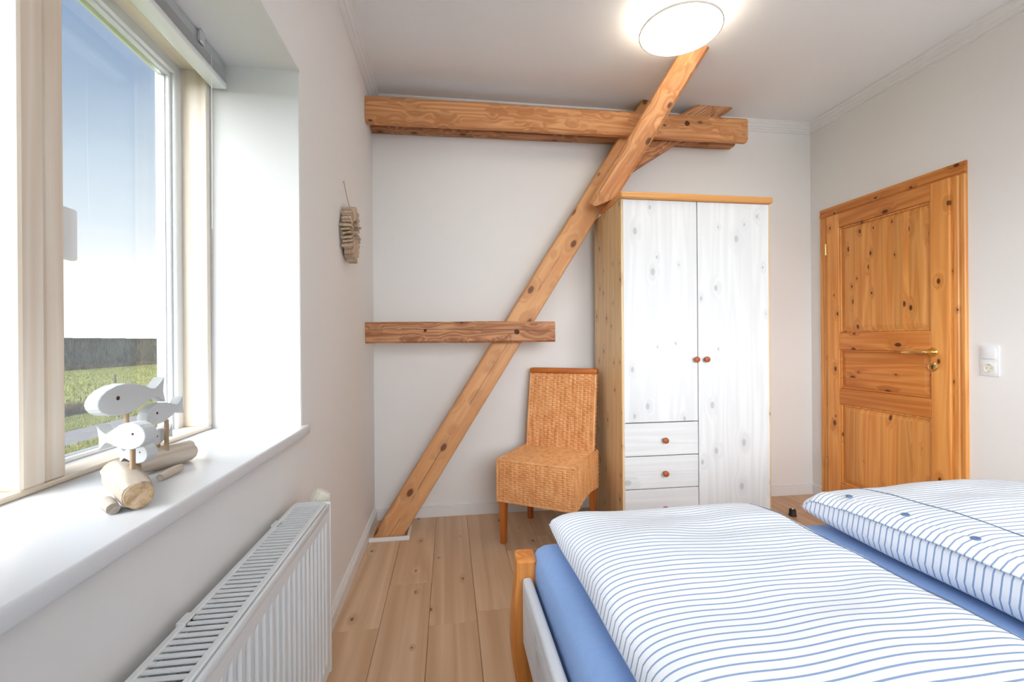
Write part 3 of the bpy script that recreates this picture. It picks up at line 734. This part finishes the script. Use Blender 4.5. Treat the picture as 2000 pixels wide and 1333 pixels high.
# overhanging button flap along the near edge
bm = bmesh.new(); uvl = bm.loops.layers.uv.new('UVMap'); rows = []
ny = 90
for j in range(ny+1):
    y = BYF-.035-(1.30)*j/ny; row = []
    for k, (dx, dz) in enumerate(((.060, .0030), (.030, .0032), (.006, .0005), (-.014, -.010), (-.015, -.014), (.004, -.012), (.02, -.004))):
        x = 1.222+dx+.004*noise.noise(Vector((y*9, 4, 0)))*(1 if k in (3, 4) else .3)
        zz = zf2(1.222+.030, y)+dz+(.002*noise.noise(Vector((y*13, 1, k)))) - (.0 if dx > .02 else (.026-dx)*.28)
        row.append((bm.verts.new((x, y, zz)), x, y))
    rows.append(row)
for a, b in zip(rows, rows[1:]):
    for k in range(6):
        q = (a[k], a[k+1], b[k+1], b[k]); f_ = bm.faces.new([c[0] for c in q])
        for lp_, c in zip(f_.loops, q): lp_[uvl].uv = (c[1], c[2]+.006)
build('button_flap', bm, 'stripe', d2, 'all')
for y in (1.275, 1.095, .925, .755, .585):
    x = 1.262
    build('button', lathe(bmesh.new(), [(.0095, 0), (.0095, .002), (.007, .0032), (.005, .0026), (0, .0026)], (x, y, zf2(x, y)+.002), (-.15, 0, 1), 18), 'button', d2, True)

# ------------------------------------------------------------------ radiator under the window
RX0, RX1, RY0, RY1, RZ0, RZ1 = -.452, -.350, .40, 1.395, .165, .667
rd = empty('radiator', ((RX0+RX1)/2, (RY0+RY1)/2, RZ0), 'white ribbed panel radiator under the window board', 'radiator')
def ribbed(xf, sgn):
    bm = bmesh.new(); prof = []
    y = RY0+.012; pitch = .0333; prof.append((y, 0.0))
    yy = RY0+.03
    while yy+pitch < RY1-.012:
        for f_, d_ in ((.0, 0), (.16, -.007), (.46, -.007), (.62, 0)): prof.append((yy+pitch*f_, d_))
        yy += pitch
    prof.append((RY1-.012, 0.0))
    zs = [(RZ0+.012, 0), (RZ0+.045, 0), (RZ0+.062, 1), (RZ1-.062, 1), (RZ1-.045, 0), (RZ1-.016, 0)]
    g = [[bm.verts.new((xf+sgn*d_*k, y_, z_)) for y_, d_ in prof] for z_, k in zs]
    for a, b in zip(g, g[1:]):
        for i in range(len(prof)-1): bm.faces.new((a[i], a[i+1], b[i+1], b[i]))
    r0 = bmesh.ops.extrude_face_region(bm, geom=bm.faces[:])
    bmesh.ops.translate(bm, verts=[v for v in r0['geom'] if isinstance(v, bmesh.types.BMVert)], vec=(-sgn*.016, 0, 0))
    bmesh.ops.recalc_face_normals(bm, faces=bm.faces)
    return bm
build('front_panel', ribbed(RX1, 1), 'radiator', rd)
build('rear_panel', ribbed(RX0, -1), 'radiator', rd)
for y0, y1 in ((RY1-.012, RY1), (RY0, RY0+.012)):
    bm = B(RX0+.004, RX1+.002, y0, y1, RZ0, RZ1, bev=.004, seg=2); build('end_cover', bm, 'radiator', rd, True)
gr = bmesh.new()
box(gr, RX0+.002, RX0+.014, RY0+.012, RY1-.014, RZ1-.016, RZ1, .002); box(gr, RX1-.020, RX1-.008, RY0+.012, RY1-.014, RZ1-.016, RZ1, .002)
box(gr, RX0+.014, RX1-.02, RY1-.034, RY1-.014, RZ1-.010, RZ1-.001, .001)
gr = build('top_grille', gr, 'radiator', rd)
build('front_ledge', B(RX1-.007, RX1+.001, RY0+.012, RY1-.012, RZ1-.022, RZ1-.004, bev=.003, seg=2), 'radiator', rd, True)
src = None; y = RY0+.02
while y < RY1-.04:
    if src is None:
        bm = bmesh.new(); extrude_profile(bm, [(-.0042, 0), (-.0036, .0022), (.0036, .0022), (.0042, 0), (.0036, -.0015), (-.0036, -.0015)], (RX0+.012, 0, 0), (RX1-.018, 0, 0), (0, 1, 0), (0, 0, 1))
        src = build('slat', bm, 'radiator', gr, local=True); o = src
    else:
        o = src.copy(); COL.objects.link(o); o.parent = gr
    o.location = (-root_loc(rd).x, y-root_loc(rd).y, RZ1-.005-RZ0)
    y += .0163
for y in (RY0+.42, RY1-.17): build('wall_clip', B(RX0-.002, RX0+.014, y, y+.032, RZ1-.012, RZ1+.0015, .001), 'radiator', rd)
for y in (RY0+.2, RY1-.2): build('bracket', B(XL+.001, RX0+.004, y, y+.03, RZ0+.03, RZ1-.05), 'radiator', rd)
bm = bmesh.new(); tube(bm, [(-.40, RY1-.05, RZ0+.02), (-.40, RY1-.05, .06), (-.44, RY1-.05, .06), (XL+.001, RY1-.05, .06)], .008, 10); build('pipe', bm, 'radiator', rd, True)
vx, vy, vz = -.398, RY1+.040, RZ1-.018
va = build('thermostat_valve', lathe(bmesh.new(), [(.010, -.045), (.012, -.02), (.022, -.012), (.025, .0), (.0255, .028), (.023, .036), (.010, .040), (0, .040)], (vx, vy, vz), (.45, .25, .86), 24), 'valve', rd, True, label='cream thermostat head')
bm = bmesh.new()
axv = Vector((.45, .25, .86)).normalized(); qv = axv.to_track_quat('Z', 'Y')
for k in range(20):
    an = 2*math.pi*k/20; p = Vector((vx, vy, vz))+qv @ Vector((.0255*math.cos(an), .0255*math.sin(an), .003)); tube(bm, [p, p+axv*.026], .0016, 5)
build('grip_rib', bm, 'valve', va)
build('valve_body', tube(bmesh.new(), [(-.40, RY1+.001, RZ1-.075), (-.40, RY1+.03, RZ1-.075), (-.398, RY1+.034, RZ1-.06)], .010, 10), 'chrome', rd, True)

# ------------------------------------------------------------------ pleated blind tucked under the window head
bl = empty('window_blind', (-.69, 1.0, WZ1-.004), 'drawn-up white window blind with a silver head rail under the recess ceiling', 'blind')
by0, by1 = WY0+.02, WY1-.020
build('head_rail', B(-.722, -.690, by0, by1, WZ1-.036, WZ1-.0045, bev=.003), 'alu', bl)
pl = bmesh.new(); zig = []
for k in range(13):
    zig.append(((-.726 if k % 2 else -.688), WZ1-.036-.0028*k))
for k in range(12):
    (xa, za), (xb, zb) = zig[k], zig[k+1]
    vv = [pl.verts.new(p) for p in ((xa, by0, za), (xb, by0, zb), (xb, by1, zb), (xa, by1, za))]; pl.faces.new(vv)
build('pleated_fabric', pl, 'reveal', bl)
build('bottom_rail', B(-.728, -.684, by0, by1, WZ1-.088, WZ1-.070, bev=.004, seg=2), 'pvc', bl, True)
build('bracket', B(-.690, -.680, by1-.16, by1-.135, WZ1-.040, WZ1-.006, bev=.002), 'chrome', bl)
build('cord', tube(bmesh.new(), [(-.681, by1-.10, WZ1-.04), (-.681, by1-.10, WZ1-.30), (-.683, by1-.098, WZ1-.55)], .0008, 5), 'pvc', bl)

# ------------------------------------------------------------------ switch and socket
sw = empty('switch_and_socket', (XR, 1.866, .945), 'white wall plate with a rocker switch above a round socket', 'switch')
build('frame', B(XR-.009, XR, 1.826, 1.906, .945, 1.096, bev=.003, seg=2), 'switch', sw, True)
build('rocker', B(XR-.015, XR-.008, 1.838, 1.894, 1.029, 1.085, bev=.003, seg=2), 'switch', sw, True)
so_ = build('socket', B(XR-.011, XR-.008, 1.838, 1.894, .956, 1.012, bev=.002), 'switch', sw)
build('socket_cup', lathe(bmesh.new(), [(.0225, .0), (.0225, .003), (.0195, .003), (.0185, .0005), (0, .0005)], (XR-.0117, 1.866, .984), (-1, 0, 0), 28), 'valve', so_, True)
bm = bmesh.new()
for dy in (-.0095, .0095): lathe(bm, [(.0025, .001), (.0025, .0016), (0, .0016)], (XR-.0117, 1.866+dy, .984), (-1, 0, 0), 10)
for dz in (-.0175, .0175): box(bm, XR-.0145, XR-.0117, 1.862, 1.870, .984+dz-.002, .984+dz+.002)
build('contact', bm, 'contact', so_)

# ------------------------------------------------------------------ driftwood garland hung on the left wall
wr_c = Vector((XL+.032, 2.155, 1.640))
wg = empty('driftwood_wreath', wr_c, 'oval wreath of stacked driftwood chips hanging on the wall by a string', 'wall decoration')
N = 38
for i in range(N):
    an = 2*math.pi*i/N+.05; cy_, cz_ = .070*math.cos(an), .088*math.sin(an)
    tang = math.atan2(.096*math.cos(an), -.070*math.sin(an))
    hx, hr, ht = .023+rnd.uniform(-.004, .004), .028+rnd.uniform(-.006, .006),   .0058+rnd.uniform(-.0015, .002)
    bm = B(-hr, hr, -hx, hx, -ht, ht, bev=.003)
    for v in bm.verts: v.co += noise.noise_vector(v.co*40+Vector((i, 0, 0)))*.0035
    # local x: radial, y: off the wall, z: along the ring
    o = build('driftwood_chip', bm, 'drift_dark', wg, local=True)
    rad = Vector((0, math.cos(an), math.sin(an)*1.0)).normalized(); tv = Vector((0, -math.sin(an), math.cos(an))); ov = tv.cross(rad)
    m3 = Matrix((rad, ov, tv)).transposed()
    o.matrix_local = Matrix.Translation(Vector((rnd.uniform(-.003, .005), cy_, cz_))) @ m3.to_4x4() @ Matrix.Rotation(rnd.uniform(-.12, .12), 4, 'X') @ Matrix.Rotation(rnd.uniform(-.10, .10), 4, 'Y')
bm = B(-.020, .020, -.026, .022, -.012, .012, bev=.004)
o = build('driftwood_chip', bm, 'drift_dark', wg, local=True); o.location = (.002, .02, -.124)
build('string', tube(bmesh.new(), [(XL+.032, 2.155, 1.735), (XL+.018, 2.146, 1.80), (XL+.006, 2.140, 1.868)], .0016, 6), 'string', wg)
build('nail', tube(bmesh.new(), [(XL, 2.14, 1.866), (XL+.010, 2.14, 1.870)], .0025, 8), 'chrome', wg)

# ------------------------------------------------------------------ driftwood fish on the window board
fz = WZ0
fs = empty('fish_sculpture', (-.58, .93, fz), 'school of pale wooden fish on sticks set in driftwood, on the window board', 'figurine')
def log(name, p0, p1, rads, mat, seed, seg=20, wob=.10):
    p0, p1 = Vector(p0), Vector(p1); ax = (p1-p0); L = ax.length; ax.normalize(); bm = bmesh.new(); rings = []
    n = len(rads)
    for i, r_ in enumerate(rads):
        t = i/(n-1); rg = []
        for k in range(seg):
            an = 2*math.pi*k/seg; w_ = 1+wob*noise.noise(Vector((math.cos(an)*1.6+seed, math.sin(an)*1.6, t*2.5)))+wob*.5*noise.noise(Vector((math.cos(an)*4+seed, math.sin(an)*4, t*5)))
            rg.append(bm.verts.new((L*t, r_*w_*math.cos(an), r_*w_*math.sin(an))))
        rings.append(rg)
    for a, b in zip(rings, rings[1:]):
        for k in range(seg): bm.faces.new((a[k], a[(k+1) % seg], b[(k+1) % seg], b[k]))
    bm.faces.new(list(reversed(rings[0]))); bm.faces.new(rings[-1]); bmesh.ops.recalc_face_normals(bm, faces=bm.faces)
    o = build(name, bm, mat, fs, True, True)
    yv = Vector((0, 0, 1)).cross(ax).normalized(); zv = ax.cross(yv)
    o.matrix_local = Matrix.Translation(p0-Vector(fs.location)) @ Matrix((ax, yv, zv)).transposed().to_4x4()
    return o
lg = log('driftwood_log', (-.499, .806, fz+.0235), (-.632, .962, fz+.028), [.0215, .0245, .0255, .0265, .0295, .0280, .019], 'drift', 1.0, wob=.16)
bm = lathe(bmesh.new(), [(.0205, .0), (.0190, .0012), (.012, .0006), (0, .0012)], (0, 0, 0), (-1, 0, 0), 24)
o = build('cut_end', bm, 'end_grain', lg, True, True, label='sawn end with brown growth rings')
log('driftwood_log', (-.640, 1.000, fz+.022), (-.590, 1.125, fz+.025), [.018, .022, .0235, .025, .0225], 'drift_pale', 5.0, wob=.2)
log('driftwood_log', (-.5245, .7885, fz+.0095), (-.557, .8225, fz+.0105), [.0088, .0100, .0105, .009], 'drift', 9.0)
log('driftwood_log', (-.560, .965, fz+.008), (-.560, 1.035, fz+.009), [.0065, .0080, .0080, .0068], 'drift_pale', 12.0, wob=.2)
def fish(c, L, H, T, ang, tilt=0.0):
    top = [(0, .0), (.012, .13), (.05, .27), (.13, .41), (.25, .50), (.38, .53), (.52, .47), (.66, .32), (.76, .18), (.82, .13), (.88, .22), (1.0, .50)]
    bot = [(.95, .0), (1.0, -.42), (.88, -.18), (.82, -.11), (.76, -.15), (.66, -.28), (.52, -.42), (.38, -.48), (.25, -.46), (.13, -.38), (.05, -.25), (.012, -.12)]
    bm = bmesh.new(); pts_ = top+bot
    a = [bm.verts.new(((u-.5)*L, -T/2, v*H)) for u, v in pts_]; b = [bm.verts.new(((u-.5)*L, T/2, v*H)) for u, v in pts_]
    n = len(pts_)
    f0 = bm.faces.new(a); f1 = bm.faces.new(list(reversed(b)))
    for i in range(n): bm.faces.new((a[(i+1) % n], a[i], b[i], b[(i+1) % n]))
    bmesh.ops.bevel(bm, geom=list(f0.edges)+list(f1.edges), offset=.0012, segments=1, affect='EDGES')
    bmesh.ops.triangulate(bm, faces=[f for f in bm.faces if len(f.verts) > 4])
    bmesh.ops.recalc_face_normals(bm, faces=bm.faces)
    o = build('fish', bm, 'fish', fs, local=True)
    o.matrix_local = Matrix.Translation(Vector(c)-Vector(fs.location)) @ Matrix.Rotation(ang, 4, 'Z') @ Matrix.Rotation(tilt, 4, 'Y')
    for s in (-1, 1): build('eye', lathe(bmesh.new(), [(.0036*L/.15, 0), (.0036*L/.15, .0004), (0, .0004)], (-.24*L, s*T/2, .10*H), (0, s, 0), 10), 'knot', o, False, True)
    return o
# head looks along local -x
fish((-.622, .978, 1.030), .172, .058, .024, R(86), R(-3))
fish((-.606, 1.052, .990), .114, .042, .020, R(86), R(-6))
fish((-.556, .872, .974), .086, .046, .026, R(170), R(4))
fish((-.618, 1.060, .938), .078, .032, .018, R(92), R(-4))
fish((-.566, .915, .934), .058, .036, .022, R(166), R(3))
for (x, y, za, zb) in ((-.622, .972, .893, 1.003), (-.600, 1.058, .905, .968), (-.545, .866, .912, .958), (-.618, 1.060, .905, .924), (-.566, .915, .905, .920)):
    build('stick', tube(bmesh.new(), [(x, y, za-.012), (x, y, zb+.004)], .0042, 10), 'dowel', fs, True)

# ------------------------------------------------------------------ small door stop on the floor
ds = empty('door_stop', (2.175, 2.61, 0), 'small dark rubber door stop on the floor near the door', 'door stop')
build('buffer', lathe(bmesh.new(), [(.022, 0), (.024, .006), (.020, .012), (.020, .038), (.016, .044), (0, .045)], (2.175, 2.61, 0), (0, 0, 1), 20), 'rubber', ds, True)
build('screw', lathe(bmesh.new(), [(.006, .0445), (.005, .047), (0, .0475)], (2.175, 2.61, 0), (0, 0, 1), 12), 'chrome', ds, True)

# ------------------------------------------------------------------ outside: lawn, lane, dry bank, field, hedge
GZ = -2.9
def flat(name, x0, x1, y0, y1, z, mat, n=24, amp=.0):
    bm = bmesh.new(); g = [[bm.verts.new((x0+(x1-x0)*i/n, y0+(y1-y0)*j/n, z+amp*noise.noise(Vector((i*.7, j*.9, z))))) for i in range(n+1)] for j in range(n+1)]
    for j in range(n):
        for i in range(n): bm.faces.new((g[j][i], g[j][i+1], g[j+1][i+1], g[j+1][i]))
    return struct(build(name, bm, mat, None, True))
flat('meadow_ground', -260, -20.6, -120, 300, GZ, 'meadow', 60, .12)
flat('verge_ground', -20.6, -1.2, -120, 300, GZ+.01, 'verge', 50, .01)
flat('country_lane', -17.2, -14.85, -120, 300, GZ+.06, 'asphalt', 30, .0)
def blades(name, n, xr, yr, h, mat, w_=.02, seed=1, z=GZ, lean_a=.35, parent=None):
    rr = random.Random(seed); V, Fc = [], []
    for k in range(n):
        x, y = rr.uniform(*xr), rr.uniform(*yr); a = rr.uniform(0, 6.28); hh = h*rr.uniform(.5, 1.2); ww = w_*rr.uniform(.6, 1.4)
        dx, dy = math.cos(a)*ww, math.sin(a)*ww; lx_, ly_ = rr.gauss(0, lean_a)*hh, rr.gauss(0, lean_a)*hh; b = len(V)
        V += [(x-dx, y-dy, z), (x+dx, y+dy, z), (x+lx_*.5+dx*.6, y+ly_*.5+dy*.6, z+hh*.6), (x+lx_*.5-dx*.6, y+ly_*.5-dy*.6, z+hh*.6), (x+lx_, y+ly_, z+hh)]
        Fc += [(b, b+1, b+2, b+3), (b+3, b+2, b+4)]
    me = bpy.data.meshes.new(name); me.from_pydata(V, [], Fc); me.materials.append(M[mat]); o = bpy.data.objects.new(name, me); COL.objects.link(o)
    if parent: o.parent = parent
    o['kind'] = 'stuff'; return o
tag(blades('verge_grass', 26000, (-14.8, -11), (13, 30), .14, 'grass_blade', .018, 2), 'short sunlit grass on the near side of the lane', 'grass')
tag(blades('bank_grass', 22000, (-20.5, -17.25), (18, 42), .16, 'grass_blade', .02, 3), 'green grass strip between the lane and the dry bank', 'grass')
tag(blades('field_grass', 30000, (-55.6, -23.4), (24, 95), .22, 'grass_blade', .05, 4), 'yellow green rough grass of the field beyond the bank', 'grass')
tag(blades('dry_bank_grass', 14000, (-22.2, -21.0), (22, 48), .62, 'dry_grass', .02, 5), 'brown dry grass growing along the bank beside the field', 'grass')
hg = empty('hedge', (-60, 110, GZ), 'tall dark green hedge along the far edge of the field', 'hedge')
bm = bmesh.new(); n1, n2 = 260, 14; g = []
for j in range(n2+1):
    z = GZ+5.05*j/n2; row = []
    for i in range(n1+1):
        y = 30+200*i/n1; x = -60.3+.9*noise.noise(Vector((y*.55, z*.25, 0)))+.5*noise.noise(Vector((y*1.7, z*.6, 4)))-.25*j/n2
        zz = z+(.18*noise.noise(Vector((y*.8, 9, 0))) if j == n2 else 0); row.append(bm.verts.new((x, y, zz)))
    g.append(row)
g.append([bm.verts.new((v.co.x-4, v.co.y, v.co.z)) for v in g[-1]]); g.append([bm.verts.new((v.co.x, v.co.y, GZ)) for v in g[-1]])
for a, b in zip(g, g[1:]):
    for i in range(n1): bm.faces.new((a[i], a[i+1], b[i+1], b[i]))
bmesh.ops.recalc_face_normals(bm, faces=bm.faces)
build('foliage', bm, 'hedge_leaf', hg, True)
rr = random.Random(11); V, Fc = [], []
for k in range(5200):
    y = rr.uniform(55, 150); z0 = GZ+rr.uniform(.3, 4.0); h = rr.uniform(.3, 1.3); x = -58.9+rr.uniform(-.5, .4); w_ = rr.uniform(.012, .045); b = len(V); s = rr.gauss(0, .06)
    z1 = min(z0+h, GZ+5.05)
    V += [(x, y-w_, z0), (x, y+w_, z0), (x, y+w_+s, z1), (x, y-w_+s, z1)]; Fc.append((b, b+1, b+2, b+3))
me = bpy.data.meshes.new('stem'); me.from_pydata([(a+60, b_-110, c-GZ) for a, b_, c in V], [], Fc); me.materials.append(M['hedge_stem']); o = bpy.data.objects.new('stem', me); COL.objects.link(o); o.parent = hg; o['kind'] = 'stuff'
o = blades('dry_fringe', 9000, (-57.6, -57.0), (50, 150), .75, 'dry_grass', .05, 6); o['kind'] = 'stuff'
tag(o, 'pale dry grass fringe at the foot of the hedge', 'grass')
bm = bmesh.new(); box(bm, -33.62, -33.48, 50.75, 50.9, GZ, GZ+.95, .02)
tag(build('fence_post', bm, 'dry_grass'), 'lone wooden post standing in the field', 'post')
